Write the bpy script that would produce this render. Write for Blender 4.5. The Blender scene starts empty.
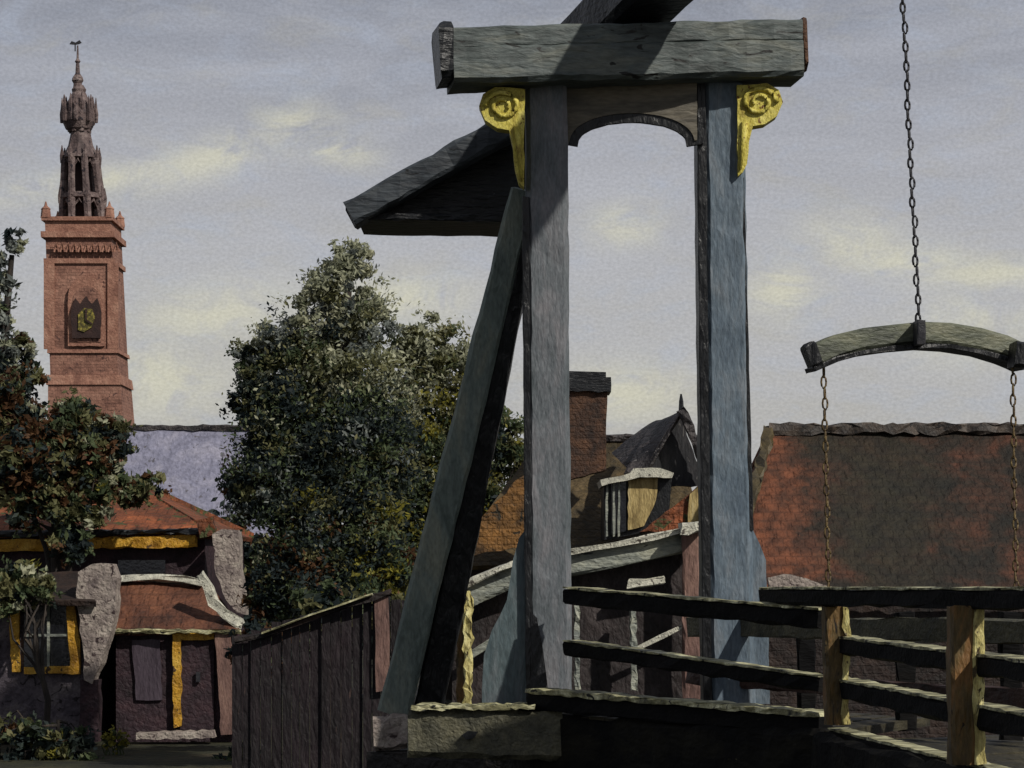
import bpy, math, random
import numpy as np
from mathutils import Vector
random.seed(7); rng = np.random.default_rng(7)
S = bpy.context.scene; C = S.collection
F = 2400.0; HY = 575.0; EYE = 3.0
def at(px, py, Y):
    return Vector(((px-512)*Y/F, Y, EYE-(py-HY)*Y/F))
def lin(c):
    return tuple(((v/255)/12.92 if v/255 <= .04045 else ((v/255+.055)/1.055)**2.4) for v in c)

KD = .89   # sRGB scale on the pigments for the strong sun
def dim(c): return tuple(v*KD for v in c)
# ------------------------------------------------------------------ materials
MATS = {}
def mat(name, cols, size=.3, stretch=(1,1,1), rough=.6, bump=.5, fleck=None, fleck_amt=.62, fleck_size=None, grain=.22, spec=.35, tiles=None):
    """brush-like blotches of a few colours; size = blotch size in metres"""
    if name in MATS: return MATS[name]
    m = bpy.data.materials.new(name); m.use_nodes = True; nt = m.node_tree; N = nt.nodes; L = nt.links
    b = N['Principled BSDF']; tc = N.new('ShaderNodeTexCoord')
    mp = N.new('ShaderNodeMapping'); mp.inputs['Scale'].default_value = stretch
    mp.inputs['Location'].default_value = (random.random()*9,)*3
    L.new(tc.outputs['Object'], mp.inputs['Vector'])
    n = N.new('ShaderNodeTexNoise'); n.inputs['Scale'].default_value = 1/size; n.inputs['Detail'].default_value = 7
    n.inputs['Roughness'].default_value = .62; n.inputs['Distortion'].default_value = .5
    L.new(mp.outputs[0], n.inputs['Vector'])
    r = N.new('ShaderNodeValToRGB'); L.new(n.outputs['Fac'], r.inputs['Fac'])
    cols = [dim(c) for c in cols]; fleck = dim(fleck) if fleck else None
    k = len(cols); el = r.color_ramp.elements
    while len(el) < k: el.new(.5)
    for i, c in enumerate(cols):
        el[i].position = .32+.36*i/max(1, k-1); el[i].color = (*lin(c), 1)
    col = r.outputs['Color']
    # fine canvas-like grain in the paint
    g = N.new('ShaderNodeTexNoise'); g.inputs['Scale'].default_value = 10/size; g.inputs['Detail'].default_value = 4
    L.new(mp.outputs[0], g.inputs['Vector'])
    mr = N.new('ShaderNodeMapRange'); mr.inputs['From Min'].default_value = .3; mr.inputs['From Max'].default_value = .7
    mr.inputs['To Min'].default_value = 1-grain; mr.inputs['To Max'].default_value = 1+grain
    L.new(g.outputs['Fac'], mr.inputs['Value'])
    mx = N.new('ShaderNodeMix'); mx.data_type = 'RGBA'; mx.blend_type = 'MULTIPLY'; mx.inputs[0].default_value = 1
    L.new(col, mx.inputs[6]); L.new(mr.outputs[0], mx.inputs[7]); col = mx.outputs[2]
    if tiles:   # rows of tiles / bricks
        bt = N.new('ShaderNodeTexBrick'); bt.inputs['Scale'].default_value = 1
        bt.inputs['Brick Width'].default_value = tiles[0]; bt.inputs['Row Height'].default_value = tiles[1]
        bt.inputs['Mortar Size'].default_value = tiles[1]*.12; bt.inputs['Mortar Smooth'].default_value = .6
        bt.inputs['Color1'].default_value = (1,1,1,1); bt.inputs['Color2'].default_value = (.72,.72,.72,1); bt.inputs['Mortar'].default_value = (.45,.45,.45,1)
        sx = N.new('ShaderNodeSeparateXYZ'); cx = N.new('ShaderNodeCombineXYZ')
        L.new(tc.outputs['Object'], sx.inputs[0]); L.new(sx.outputs[2], cx.inputs[1])
        ad = N.new('ShaderNodeMath'); ad.operation = 'ADD'; L.new(sx.outputs[0], ad.inputs[0]); 
        if 'tiles' in name or 'slate' in name: ad.inputs[1].default_value = 0
        else: L.new(sx.outputs[1], ad.inputs[1])
        L.new(ad.outputs[0], cx.inputs[0])
        dn = N.new('ShaderNodeVectorMath'); dn.operation = 'MULTIPLY_ADD'
        L.new(n.outputs['Color'], dn.inputs[0]); dn.inputs[1].default_value = (tiles[0]*.25,)*3; L.new(cx.outputs[0], dn.inputs[2])
        L.new(dn.outputs[0], bt.inputs['Vector'])
        brick_node = bt
        m3 = N.new('ShaderNodeMix'); m3.data_type = 'RGBA'; m3.blend_type = 'MULTIPLY'; m3.inputs[0].default_value = .5
        L.new(col, m3.inputs[6]); L.new(bt.outputs['Color'], m3.inputs[7]); col = m3.outputs[2]
    if fleck:
        f = N.new('ShaderNodeTexNoise'); f.inputs['Scale'].default_value = 1/(fleck_size or size*.4); f.inputs['Detail'].default_value = 5
        f.inputs['Distortion'].default_value = 1.2
        m4 = N.new('ShaderNodeMapping'); m4.inputs['Location'].default_value = (3.3,1.7,8.1); m4.inputs['Scale'].default_value = stretch
        L.new(tc.outputs['Object'], m4.inputs['Vector']); L.new(m4.outputs[0], f.inputs['Vector'])
        fr = N.new('ShaderNodeMapRange'); fr.inputs['From Min'].default_value = fleck_amt; fr.inputs['From Max'].default_value = fleck_amt+.04
        L.new(f.outputs['Fac'], fr.inputs['Value'])
        m2 = N.new('ShaderNodeMix'); m2.data_type = 'RGBA'; L.new(fr.outputs[0], m2.inputs[0]); L.new(col, m2.inputs[6])
        m2.inputs[7].default_value = (*lin(fleck), 1); col = m2.outputs[2]
    L.new(col, b.inputs['Base Color']); b.inputs['Roughness'].default_value = rough
    b.inputs['Specular IOR Level'].default_value = spec
    if bump:
        bn = N.new('ShaderNodeTexNoise'); bn.inputs['Scale'].default_value = 5.5/size; bn.inputs['Detail'].default_value = 5; bn.inputs['Distortion'].default_value = .35
        L.new(mp.outputs[0], bn.inputs['Vector'])
        bp = N.new('ShaderNodeBump'); bp.inputs['Strength'].default_value = bump; bp.inputs['Distance'].default_value = size*.13
        L.new(bn.outputs['Fac'], bp.inputs['Height']); L.new(bp.outputs[0], b.inputs['Normal'])
        if tiles:
            b2 = N.new('ShaderNodeBump'); b2.invert = True; b2.inputs['Strength'].default_value = .35; b2.inputs['Distance'].default_value = tiles[1]*.2
            L.new(brick_node.outputs['Fac'], b2.inputs['Height']); L.new(bp.outputs[0], b2.inputs['Normal']); L.new(b2.outputs[0], b.inputs['Normal'])
    MATS[name] = m; return m

W = (1,1,.3)      # grain running up a post
H = (.26,.7,1)     # grain running along a beam
PALE = (196,192,150)
m_post_l = mat('violet grey paint', [(76,84,88),(102,107,112),(122,121,125)], .16, W, .62, .5)
m_post_r = mat('blue grey paint', [(78,92,106),(98,112,124),(120,127,134)], .18, W, .62, .5)
m_lintel = mat('green grey weathered timber', [(54,60,59),(86,94,93),(112,114,104)], .2, H, .6, .6, (28,28,26), .64)
m_archb = mat('olive brown timber', [(62,60,56),(104,98,86),(128,118,100)], .2, H, .6, .5)
m_tar = mat('tarred black timber', [(16,17,20),(26,28,32),(42,44,46)], .2, H, .4, .8, (120,122,124), .72, .05)  # sparse pale flecks are painted glints
m_tar_shade = mat('tarred timber and painted shade', [(16,17,20),(24,25,28),(34,36,38)], .2, W, .4, .8)  # also colours strips that stand in for shade
m_cw = mat('dull slate lit band', [(34,38,44),(62,68,74),(84,88,90)], .22, H, .6, .6, (20,20,20), .66)
m_brace = mat('green grey brace paint', [(84,96,92),(116,128,122),(140,144,130)], .2, W, .6, .6)
m_teal = mat('teal grey paint', [(60,74,80),(80,94,98),(96,102,106)], .2, W, .6, .5)
m_yel = mat('yellow bracket paint', [(150,130,48),(206,192,84),(226,214,116)], .09, (1,1,.6), .55, .8, (116,78,26), .62)
m_yoke = mat('moss grey yoke timber', [(60,64,56),(96,100,84),(122,122,100)], .1, (.3,1,1), .55, .8, (40,40,34), .66)
m_iron = mat('dark iron', [(24,24,28),(42,42,48),(60,58,58)], .05, rough=.5, bump=.4)
m_rust = mat('rusty iron', [(50,38,26),(92,74,44),(130,112,70)], .04, rough=.6, bump=.5)
m_rail = mat('black rail timber', [(8,8,10),(13,13,14),(24,22,21)], .15, H, .8, .6, (104,96,70), .76, .05, spec=.12)  # tiny light flecks imitate specular glints in the colour
m_edge_lit = mat('pale edge highlight', [(30,30,24),(150,146,108),(236,232,190)], .1, (.35,1,1), .5, .8, (14,14,13), .59, .09)  # pale colour imitates light caught on the edges
m_rpost = mat('brown rail post', [(54,44,26),(96,78,44),(136,94,50)], .12, W, .6, .9, (28,22,16), .64)
m_rpost_lit = mat('cream lit edge', [(120,104,58),(196,184,118),(232,226,168)], .07, (1,1,.4), .5, 1.0, (70,56,30), .6, .05)  # cream colour imitates a lit post edge
m_block = mat('olive sill timber', [(56,56,46),(86,84,68),(110,106,84)], .18, rough=.65, bump=.8)
m_deck = mat('dark deck timber', [(9,9,10),(16,15,14),(34,32,25)], .25, H, .8, .6, (110,104,76), .76, .06, spec=.12)  # tiny pale flecks put glints into the colour
m_plank = mat('dark deck boards', [(26,24,17),(48,44,31),(74,68,48)], .2, (1,.3,1), .7, .7)
m_brickdark = mat('dark quay brick', [(12,10,10),(24,20,19),(44,36,30)], .4, rough=.7, bump=.8, tiles=(.5,.16))
m_brown = mat('umber boards', [(24,21,22),(46,38,38),(74,66,66)], .35, (1,1,.6), .7, .8)
m_coping = mat('pale grey coping', [(98,104,102),(140,144,134),(176,176,156)], .2, (.4,1,1), .6, 1.0, (60,64,64), .64)
m_white = mat('chipped white paint and lit edge', [(150,148,138),(196,194,178),(222,218,200)], .15, rough=.6, bump=1.0, fleck=(90,84,76), fleck_amt=.6)
m_fence = mat('plum brown fence boards', [(12,7,10),(22,13,18),(34,22,28)], .3, W, .7, .9, (72,56,52), .7)
m_fencep = mat('pink brown fence board', [(78,58,54),(116,88,80),(136,106,94)], .2, W, .7, .8)
# far things
m_tbrick = mat('salmon tower brick', [(116,80,68),(150,108,92),(168,126,108)], 1.2, rough=.8, bump=.5, fleck=(86,58,52), fleck_amt=.62, tiles=(.55,.22))
m_ttrim = mat('tower stone trim', [(128,88,74),(156,112,94),(176,134,114)], .9, rough=.8, bump=.6)
m_tdark = mat('tower recess', [(40,26,26),(62,42,38)], .5, rough=.8)
m_spire = mat('grey lead and wood spire', [(66,54,54),(100,84,82),(140,124,120)], .8, rough=.7, bump=.8, fleck=(44,38,44), fleck_amt=.6)
m_gold = mat('clock gilding', [(30,28,20),(96,88,40),(180,166,76)], .22, rough=.5)
m_slate = mat('lavender slate roof', [(104,104,122),(130,130,150),(150,148,164)], 1.6, rough=.8, bump=.6, fleck=(92,90,98), fleck_amt=.63)
m_lav = mat('lavender wall', [(70,66,78),(98,92,106)], 1.0, rough=.8)
m_orange = mat('orange pantiles', [(62,40,26),(122,68,40),(168,94,54)], .7, rough=.75, bump=.9, fleck=(70,74,40), fleck_amt=.6, tiles=(.21,.18))
m_redmoss = mat('rust red mossy pantiles', [(26,24,18),(40,31,22),(66,42,29),(94,55,37)], .9, rough=.8, bump=.9, tiles=(.2,.17))
def zone(m, x0, x1, col, soft=.5, size=.8, amt=1.0, zmax=None):
    # patch of growth or newer tiles between two stations along the roof, ragged edge
    nt = m.node_tree; N = nt.nodes; L = nt.links; b = N['Principled BSDF']; src = b.inputs['Base Color'].links[0].from_socket
    tc = N.new('ShaderNodeTexCoord'); sp = N.new('ShaderNodeSeparateXYZ'); L.new(tc.outputs['Object'], sp.inputs[0])
    n = N.new('ShaderNodeTexNoise'); n.inputs['Scale'].default_value = 1/size; n.inputs['Detail'].default_value = 8; n.inputs['Roughness'].default_value = .7; L.new(tc.outputs['Object'], n.inputs['Vector'])
    def m_(op, a, b2, c=None):
        q = N.new('ShaderNodeMath'); q.operation = op
        for i, v in enumerate((a,b2,c)):
            if v is None: continue
            if isinstance(v,(int,float)): q.inputs[i].default_value = v
            else: L.new(v, q.inputs[i])
        return q.outputs[0]
    mul = b.inputs['Base Color'].links[0].from_node; src = mul.inputs[6].links[0].from_socket
    x = m_('ADD', sp.outputs[0], m_('MULTIPLY', m_('SUBTRACT', n.outputs['Fac'], .5), 3.2))
    def ss(a, b3):
        r = N.new('ShaderNodeMapRange'); r.interpolation_type = 'SMOOTHSTEP'; L.new(x, r.inputs[0]); r.inputs[1].default_value = a; r.inputs[2].default_value = b3; return r.outputs[0]
    f = m_('MULTIPLY', m_('MULTIPLY', ss(x0-soft, x0+soft), m_('SUBTRACT', 1.0, ss(x1-soft, x1+soft))), amt)
    n2 = N.new('ShaderNodeTexNoise'); n2.inputs['Scale'].default_value = 3.5; n2.inputs['Detail'].default_value = 6; L.new(tc.outputs['Object'], n2.inputs['Vector'])
    r2 = N.new('ShaderNodeValToRGB'); L.new(n2.outputs['Fac'], r2.inputs[0]); e = r2.color_ramp.elements
    e[0].position = .35; e[1].position = .65; e[0].color = (*lin(tuple(v*.6 for v in dim(col))),1); e[1].color = (*lin(dim(col)),1)
    mx = N.new('ShaderNodeMix'); mx.data_type = 'RGBA'; L.new(f, mx.inputs[0]); L.new(src, mx.inputs[6]); L.new(r2.outputs[0], mx.inputs[7]); L.new(mx.outputs[2], mul.inputs[6])
zone(m_redmoss, -4.2, -1.5, (134,78,50), amt=.8)
zone(m_redmoss, -1.1, 1.1, (46,42,28), amt=.85, size=1.1)
m_ochre_roof = mat('ochre brown tiles', [(66,48,28),(126,88,42),(160,112,56)], .6, rough=.75, bump=.9, fleck=(44,38,26), fleck_amt=.6, tiles=(.2,.17))
m_oliveroof = mat('olive brown roof', [(46,40,26),(82,68,42),(104,86,56)], .6, rough=.75, bump=.9, tiles=(.2,.17))
m_darkroof = mat('charcoal slate', [(30,28,30),(56,52,54),(92,84,82)], .5, rough=.6, bump=1.0, fleck=(126,120,118), fleck_amt=.66, tiles=(.3,.2))
m_brick = mat('sooty chimney brick', [(36,26,22),(74,50,36),(100,68,46)], .35, rough=.75, bump=.9, tiles=(.3,.12))
m_shedroof = mat('red brown shed tiles', [(56,34,26),(102,62,44),(124,78,54)], .5, rough=.75, bump=.9, tiles=(.25,.2))
m_wallp = mat('plum dark wall', [(28,18,23),(46,31,38),(66,45,50)], .45, rough=.75, bump=.8)
m_wallb = mat('dark red brown wall', [(18,14,13),(38,27,24),(60,44,36)], .6, rough=.75, bump=.8, tiles=(.4,.14))
m_plaster = mat('dirty white plaster', [(104,92,90),(150,138,130),(178,168,156)], .4, rough=.7, bump=1.0, fleck=(66,52,52), fleck_amt=.62)
m_ochre = mat('ochre woodwork', [(130,90,20),(196,146,40),(214,172,70)], .3, rough=.55, bump=.9, fleck=(70,48,20), fleck_amt=.63)
m_glass = mat('dark window glass', [(14,14,18),(30,32,38)], .3, rough=.15, bump=.2, spec=.5)
m_shutter = mat('straw shutter boards', [(120,100,58),(180,158,104),(200,184,140)], .25, W, .65, .8)
m_bark = mat('dark bark', [(26,22,20),(44,38,34),(70,60,50)], .15, W, .8, .9)
m_ground = mat('garden earth and grass', [(24,24,16),(46,46,26),(66,58,38)], 1.5, rough=.9, bump=.9)
m_quay = mat('worn quay setts', [(48,42,38),(74,66,58),(92,84,70)], .5, rough=.8, bump=.8)
def water():
    m = mat('still canal water', [(18,22,20),(30,36,32)], 3, rough=.06, bump=0)
    nt = m.node_tree; b = nt.nodes['Principled BSDF']
    n = nt.nodes.new('ShaderNodeTexNoise'); n.inputs['Scale'].default_value = 2.5; n.inputs['Detail'].default_value = 4
    bp = nt.nodes.new('ShaderNodeBump'); bp.inputs['Strength'].default_value = .25; bp.inputs['Distance'].default_value = .1
    nt.links.new(n.outputs['Fac'], bp.inputs['Height']); nt.links.new(bp.outputs[0], b.inputs['Normal']); return m
m_water = water()

# ------------------------------------------------------------------ mesh builder
class MB:
    def __init__(s): s.v = []; s.f = []; s.mi = []
    def add(s, vs, fs, mi=0):
        o = len(s.v); s.v += [Vector(v) for v in vs]; s.f += [[i+o for i in f] for f in fs]; s.mi += [mi]*len(fs); return s
    def sweep(s, pts, w, h, up=Vector((0,0,1)), jit=.006, bev=.12, mi=0, w2=None, h2=None):
        """timber of rectangular bevelled section through a polyline"""
        n = len(pts); vs = []; w2 = w2 or w; h2 = h2 or h
        for i, p in enumerate(pts):
            d = (pts[min(i+1, n-1)]-pts[max(i-1, 0)]).normalized()
            sd = d.cross(up).normalized(); u = sd.cross(d).normalized()
            t = i/(n-1); a = (w+(w2-w)*t)/2; b = (h+(h2-h)*t)/2; c = min(a, b)*bev*2
            for x, y in ((a,b-c),(a-c,b),(-a+c,b),(-a,b-c),(-a,-b+c),(-a+c,-b),(a-c,-b),(a,-b+c)):
                vs.append(p+sd*x+u*y+Vector([random.uniform(-jit, jit) for _ in range(3)]))
        fs = [[i*8+k, i*8+(k+1) % 8, (i+1)*8+(k+1) % 8, (i+1)*8+k] for i in range(n-1) for k in range(8)]
        fs += [list(range(8))[::-1], [(n-1)*8+k for k in range(8)]]
        return s.add(vs, fs, mi)
    def beam(s, p, q, w, h, up=Vector((0,0,1)), jit=.006, seg=None, **k):
        L = (q-p).length; seg = seg or max(2, min(40, int(L/.25)))
        return s.sweep([p.lerp(q, i/seg) for i in range(seg+1)], w, h, up, jit, **k)
    def tube(s, pts, rad, n=7, mi=0, jit=0):
        vs = []; m = len(pts)
        for i, p in enumerate(pts):
            d = (pts[min(i+1, m-1)]-pts[max(i-1, 0)]).normalized()
            a = d.orthogonal().normalized(); b = d.cross(a); r = rad[i] if hasattr(rad, '__len__') else rad
            for k in range(n):
                t = 2*math.pi*k/n; vs.append(p+(a*math.cos(t)+b*math.sin(t))*r*(1+random.uniform(-jit, jit)))
        fs = [[i*n+k, i*n+(k+1) % n, (i+1)*n+(k+1) % n, (i+1)*n+k] for i in range(m-1) for k in range(n)]
        fs += [list(range(n))[::-1], [(m-1)*n+k for k in range(n)]]
        return s.add(vs, fs, mi)
    def slab(s, pix, Y, thick, mi=0, rough=0, sub=0):
        """outline (pixels) at its real distance Y, with its real thickness, front at Y"""
        P = [Vector(p) for p in pix]
        if sub:
            Q = []
            for i, p in enumerate(P):
                q = P[(i+1) % len(P)]; k = max(1, int((q-p).length/sub))
                for j in range(k):
                    t = p.lerp(q, j/k)
                    if j: t += Vector((random.uniform(-rough, rough), random.uniform(-rough, rough)))
                    Q.append(t)
            P = Q
        n = len(P); fr = [at(p.x, p.y, Y) for p in P]; bk = [v+Vector((0,thick,0)) for v in fr]
        fs = [list(range(n)), [n+i for i in range(n)][::-1]] + [[i, n+i, n+(i+1) % n, (i+1) % n] for i in range(n)]
        return s.add(fr+bk, fs, mi)
    def panel(s, a, b, c, d, thick, nu=14, nv=6, wav=.03, mi=0):
        """roof/wall sheet with thickness; a,b bottom left/right, c,d top right/left; slightly wavy"""
        nrm = (b-a).cross(d-a).normalized()
        if nrm.y > 0: nrm = -nrm
        vs = []
        ph = random.random()*9
        for j in range(nv+1):
            for i in range(nu+1):
                u, v = i/nu, j/nv; p = a.lerp(b, u).lerp(d.lerp(c, u), v)
                vs.append(p+nrm*(wav*math.sin(ph+u*5+v*3)+random.uniform(-wav, wav)*.5))
        N = len(vs); vs += [v-nrm*thick for v in vs]
        g = lambda i, j: j*(nu+1)+i
        fs = []
        for j in range(nv):
            for i in range(nu):
                q = [g(i,j), g(i+1,j), g(i+1,j+1), g(i,j+1)]; fs += [q, [N+k for k in q[::-1]]]
        ring = [g(i,0) for i in range(nu+1)]+[g(nu,j) for j in range(1,nv+1)]+[g(i,nv) for i in range(nu-1,-1,-1)]+[g(0,j) for j in range(nv-1,0,-1)]
        for k in range(len(ring)):
            p, q = ring[k], ring[(k+1) % len(ring)]; fs.append([p, N+p, N+q, q])
        return s.add(vs, fs, mi)
    def box(s, c, sx, sy, sz, rz=0, jit=0, mi=0):
        vs = []; cr, sr = math.cos(rz), math.sin(rz)
        for z in (-1,1):
            for x, y in ((-1,-1),(1,-1),(1,1),(-1,1)):
                X, Y = x*sx/2, y*sy/2
                vs.append(Vector((c[0]+X*cr-Y*sr, c[1]+X*sr+Y*cr, c[2]+z*sz/2))+Vector([random.uniform(-jit, jit) for _ in range(3)]))
        return s.add(vs, [[3,2,1,0],[4,5,6,7],[0,1,5,4],[1,2,6,5],[2,3,7,6],[3,0,4,7]], mi)
    def lathe(s, c, prof, n=8, rot=0, mi=0, lean=0):
        """prof: (radius, z) pairs"""
        vs = []
        for r, z in prof:
            for k in range(n):
                t = rot+2*math.pi*k/n; vs.append(Vector((c[0]+r*math.cos(t)-lean*z, c[1]+r*math.sin(t), c[2]+z)))
        m = len(prof)
        fs = [[i*n+k, i*n+(k+1) % n, (i+1)*n+(k+1) % n, (i+1)*n+k] for i in range(m-1) for k in range(n)]
        fs += [list(range(n))[::-1], [(m-1)*n+k for k in range(n)]]
        return s.add(vs, fs, mi)
    def build(s, name, m, parent=None, smooth=False):
        me = bpy.data.meshes.new(name); base = world(parent) if parent else Vector((0,0,0))
        me.from_pydata([tuple(v-base) for v in s.v], [], s.f)
        for x in (m if isinstance(m, (list, tuple)) else [m]): me.materials.append(x)
        me.polygons.foreach_set('material_index', s.mi)
        if smooth: me.polygons.foreach_set('use_smooth', [True]*len(s.f))
        me.validate(); me.update()
        o = bpy.data.objects.new(name, me); C.objects.link(o)
        if parent: o.parent = parent
        return o
def world(o):
    v = Vector((0,0,0))
    while o: v = v+o.location; o = o.parent
    return v
def thing(name, label, cat, loc, group=None):
    o = bpy.data.objects.new(name, None); C.objects.link(o); o.location = loc; o.empty_display_size = .2
    o['label'] = label; o['category'] = cat
    if group: o['group'] = group
    return o
def tag(o, label, cat, group=None, base=None):
    o['label'] = label; o['category'] = cat
    if group: o['group'] = group
    if base is not None:
        base = Vector(base)
        for v in o.data.vertices: v.co -= base
        o.location = base
    return o
Z = Vector((0,0,1)); YY = Vector((0,1,0))

# ------------------------------------------------------------------ setting
def sheet(name, x0, x1, y0, y1, z, m, nx=1, ny=1, kind='structure'):
    b = MB(); vs = [Vector((x0+(x1-x0)*i/nx, y0+(y1-y0)*j/ny, z)) for j in range(ny+1) for i in range(nx+1)]
    b.add(vs, [[j*(nx+1)+i, j*(nx+1)+i+1, (j+1)*(nx+1)+i+1, (j+1)*(nx+1)+i] for j in range(ny) for i in range(nx)])
    o = b.build(name, m); o['kind'] = kind; return o
sheet('ground', -2500, 2500, -200, 4500, -.35, m_ground)
sheet('bank', -200, 200, 33, 420, 0, m_ground)
sheet('water', -200, 200, 6, 33, -.3, m_water)
q = MB(); q.box((0,33.1,-.16), 400, .5, .45); q.box((0,33.3,.06), 400, .8, .1)
o = q.build('quay_wall', m_quay); tag(o, 'low worn stone quay wall along the canal edge before the houses', 'quay wall', base=(0,33,0))

# ------------------------------------------------------------------ bridge gate (portal)
YL, YR = 17.85, 18.25
def pY(px): return YL+(px-436)/(805-436)*(YR-YL)
gate = thing('bridge_gate', 'tall grey timber drawbridge gate with two posts, heavy lintel and yellow scroll brackets', 'bridge gate', at(547,700,17.95))
nrm = (at(805,50,YR)-at(436,50,YL)).normalized()
b = MB(); b.beam(at(449,69,YL), at(796,62,YR), .46, .29, jit=.008, seg=24); b.build('lintel', m_lintel, gate)
b = MB(); b.beam(at(441,44,YL-.01), at(795,36,YR-.01), .43, .165, jit=.008, seg=24); b.build('lintel_cap', m_lintel, gate)
b = MB(); b.beam(at(450,56,YL-.0)-nrm*.10, at(450,56,YL)-nrm*.004, .475, .42, jit=.012, seg=2); b.build('lintel_end', m_tar, gate)  # black colour paints the left end face as lying in shade
b = MB(); b.beam(at(796,49,YR)+nrm*.004, at(796,49,YR)+nrm*.035, .44, .40, jit=.01, seg=2); b.build('lintel_end', m_brick, gate)
def post(pt, pb, wt, wb, yt, m, name='post'):
    b = MB(); b.beam(at(pt, 84, yt), at(pb, 702, yt), wt, .34, up=YY, w2=wb, jit=.006, seg=30)
    # beams built along -Z with up=Y : width is across
    return b.build(name, m, gate)
post(546, 550, .315, .33, pY(546)+.18, m_post_l)
post(722, 731, .30, .35, pY(722)+.18, m_post_r)
# black strips painting the posts' shaded left sides, plus a dark edge line
b = MB(); b.beam(at(525.5,200,pY(525)+.17), at(529,702,pY(525)+.17), .05, .33, up=YY, jit=.004, seg=24); b.build('dark_side_strip', m_tar_shade, gate)
b = MB(); b.beam(at(699.5,84,pY(700)+.17), at(706,702,pY(700)+.17), .07, .31, up=YY, jit=.004, seg=24); b.build('dark_side_strip', m_tar_shade, gate)
b = MB(); b.beam(at(741.5,178,pY(741)+.03), at(751,530,pY(741)+.03), .035, .05, up=YY, jit=.003, seg=24); b.build('dark_side_strip', m_tar_shade, gate)
# arched board between the posts
A = [(566,82),(697,82),(697,140)]
cx, cy, rx, ry = 632, 146, 63, 33
A += [(cx+rx*math.cos(t), cy-ry*math.sin(t)**.8) for t in [math.radians(a) for a in range(6, 175, 8)]]
A += [(566,152)]
b = MB(); b.slab([(x,y) for x,y in A], 18.1, .12, rough=.5, sub=8); b.build('arched_board', m_archb, gate)
b = MB(); pts = [at(cx+rx*math.cos(t), cy+1.5-ry*max(0,math.sin(t))**.8, 18.13) for t in [math.radians(a) for a in range(2, 180, 8)]]
b.sweep(pts, .13, .035, up=-YY, jit=.003); b.build('arch_edge', m_tar_shade, gate)
# buttress boards at the feet
b = MB(); b.slab([(525,530),(529,704),(482,704),(484,655),(492,630),(507,600),(513,560),(519,538)], 18.02, .22, rough=.8, sub=14)
b.build('foot_buttress', m_teal, gate)
b = MB(); b.slab([(744,520),(752,528),(766,560),(769,640),(770,704),(745,704)], 18.22, .2, rough=.8, sub=14); b.build('foot_buttress', m_post_r, gate)
b = MB(); b.slab([(531,612),(537,618),(543,650),(549,696),(531,700)], 17.945, .03, rough=.5, sub=10); b.build('foot_shade', m_tar_shade, gate)  # dark wedge added in place of shade at the post foot
# diagonal brace; a black beam behind it stands in for its shaded side
b = MB(); b.beam(at(524,190,18.42), at(394,712,19.3), .20, .2, up=YY, w2=.26, jit=.008, seg=26); b.build('brace', m_brace, gate)
b = MB(); b.beam(at(527,235,18.5), at(428,712,19.4), .15, .2, up=YY, w2=.24, jit=.008, seg=26); b.build('brace', m_tar_shade, gate)  # black beam standing in for the shaded side of the brace
# yellow scroll brackets
def bracket(cx, cy, s, tail, Y):
    """cx,cy scroll centre; s = +1 when the scroll lies right of the post"""
    out = [(cx-s*22,cy-17),(cx+s*8,cy-19),(cx+s*20,cy-12),(cx+s*24,cy),(cx+s*18,cy+14),(cx+s*6,cy+22),(cx-s*6,cy+24),
           (cx-s*10,cy+40),(cx-s*12,cy+62),(cx-s*16,tail-4),(cx-s*21,tail)]
    if s > 0: out = out[::-1]
    b = MB(); b.slab(out, Y, .16, rough=.6, sub=9); o = b.build('bracket', m_yel, gate)
    pts = []
    for k in range(30):
        t = k/29*2*math.pi*1.6; r = 18*(1-.72*k/29); pts.append(at(cx+s*r*math.cos(t)*1.0, cy-r*math.sin(t)*.85, Y-.012))
    b = MB(); b.tube(pts, [.022-.008*k/29 for k in range(30)], 6); b.build('scroll', m_yel, o, True)
    b = MB(); b.tube([at(cx-s*14,cy+20,Y-.01), at(cx-s*16,cy+45,Y-.01), at(cx-s*19,tail-6,Y-.01)], [.028,.022,.01], 6); b.build('rib', m_yel, o, True)
bracket(503, 106, -1, 187, 17.86)
bracket(759, 102, 1, 176, 18.12)

# ------------------------------------------------------------------ balance beam and counterweight
piv = Vector((1.0, 17.98, 7.37)); tip = at(902, -262, 14.9)
d = (tip-piv).normalized(); tail = piv-d*2.25
bal = thing('balance_beam', 'tarred black balance beam lying across the gate lintel with a wedge counterweight at its tail', 'balance beam', piv)
b = MB(); b.beam(tail, tip+d*.25, .52, .38, jit=.008, seg=32); b.build('beam', m_tar, bal)
cwb = MB(); cwb.slab([(353,206),(430,160),(497,122),(548,118),(548,222),(357,219)], 19.75, .9, rough=.9, sub=16)
cw = cwb.build('counterweight', m_tar, bal)
b = MB(); b.beam(at(350,216,19.6), at(505,130,19.6), .3, .2, jit=.01, seg=14); b.build('lit_top_band', m_cw, cw)  # lighter board paints the lit top band of the counterweight
b = MB(); b.beam(at(354,217,19.66), at(526,220,19.66), .12, .05, jit=.01, seg=12); b.build('bottom_board', m_tar, cw)

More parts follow.
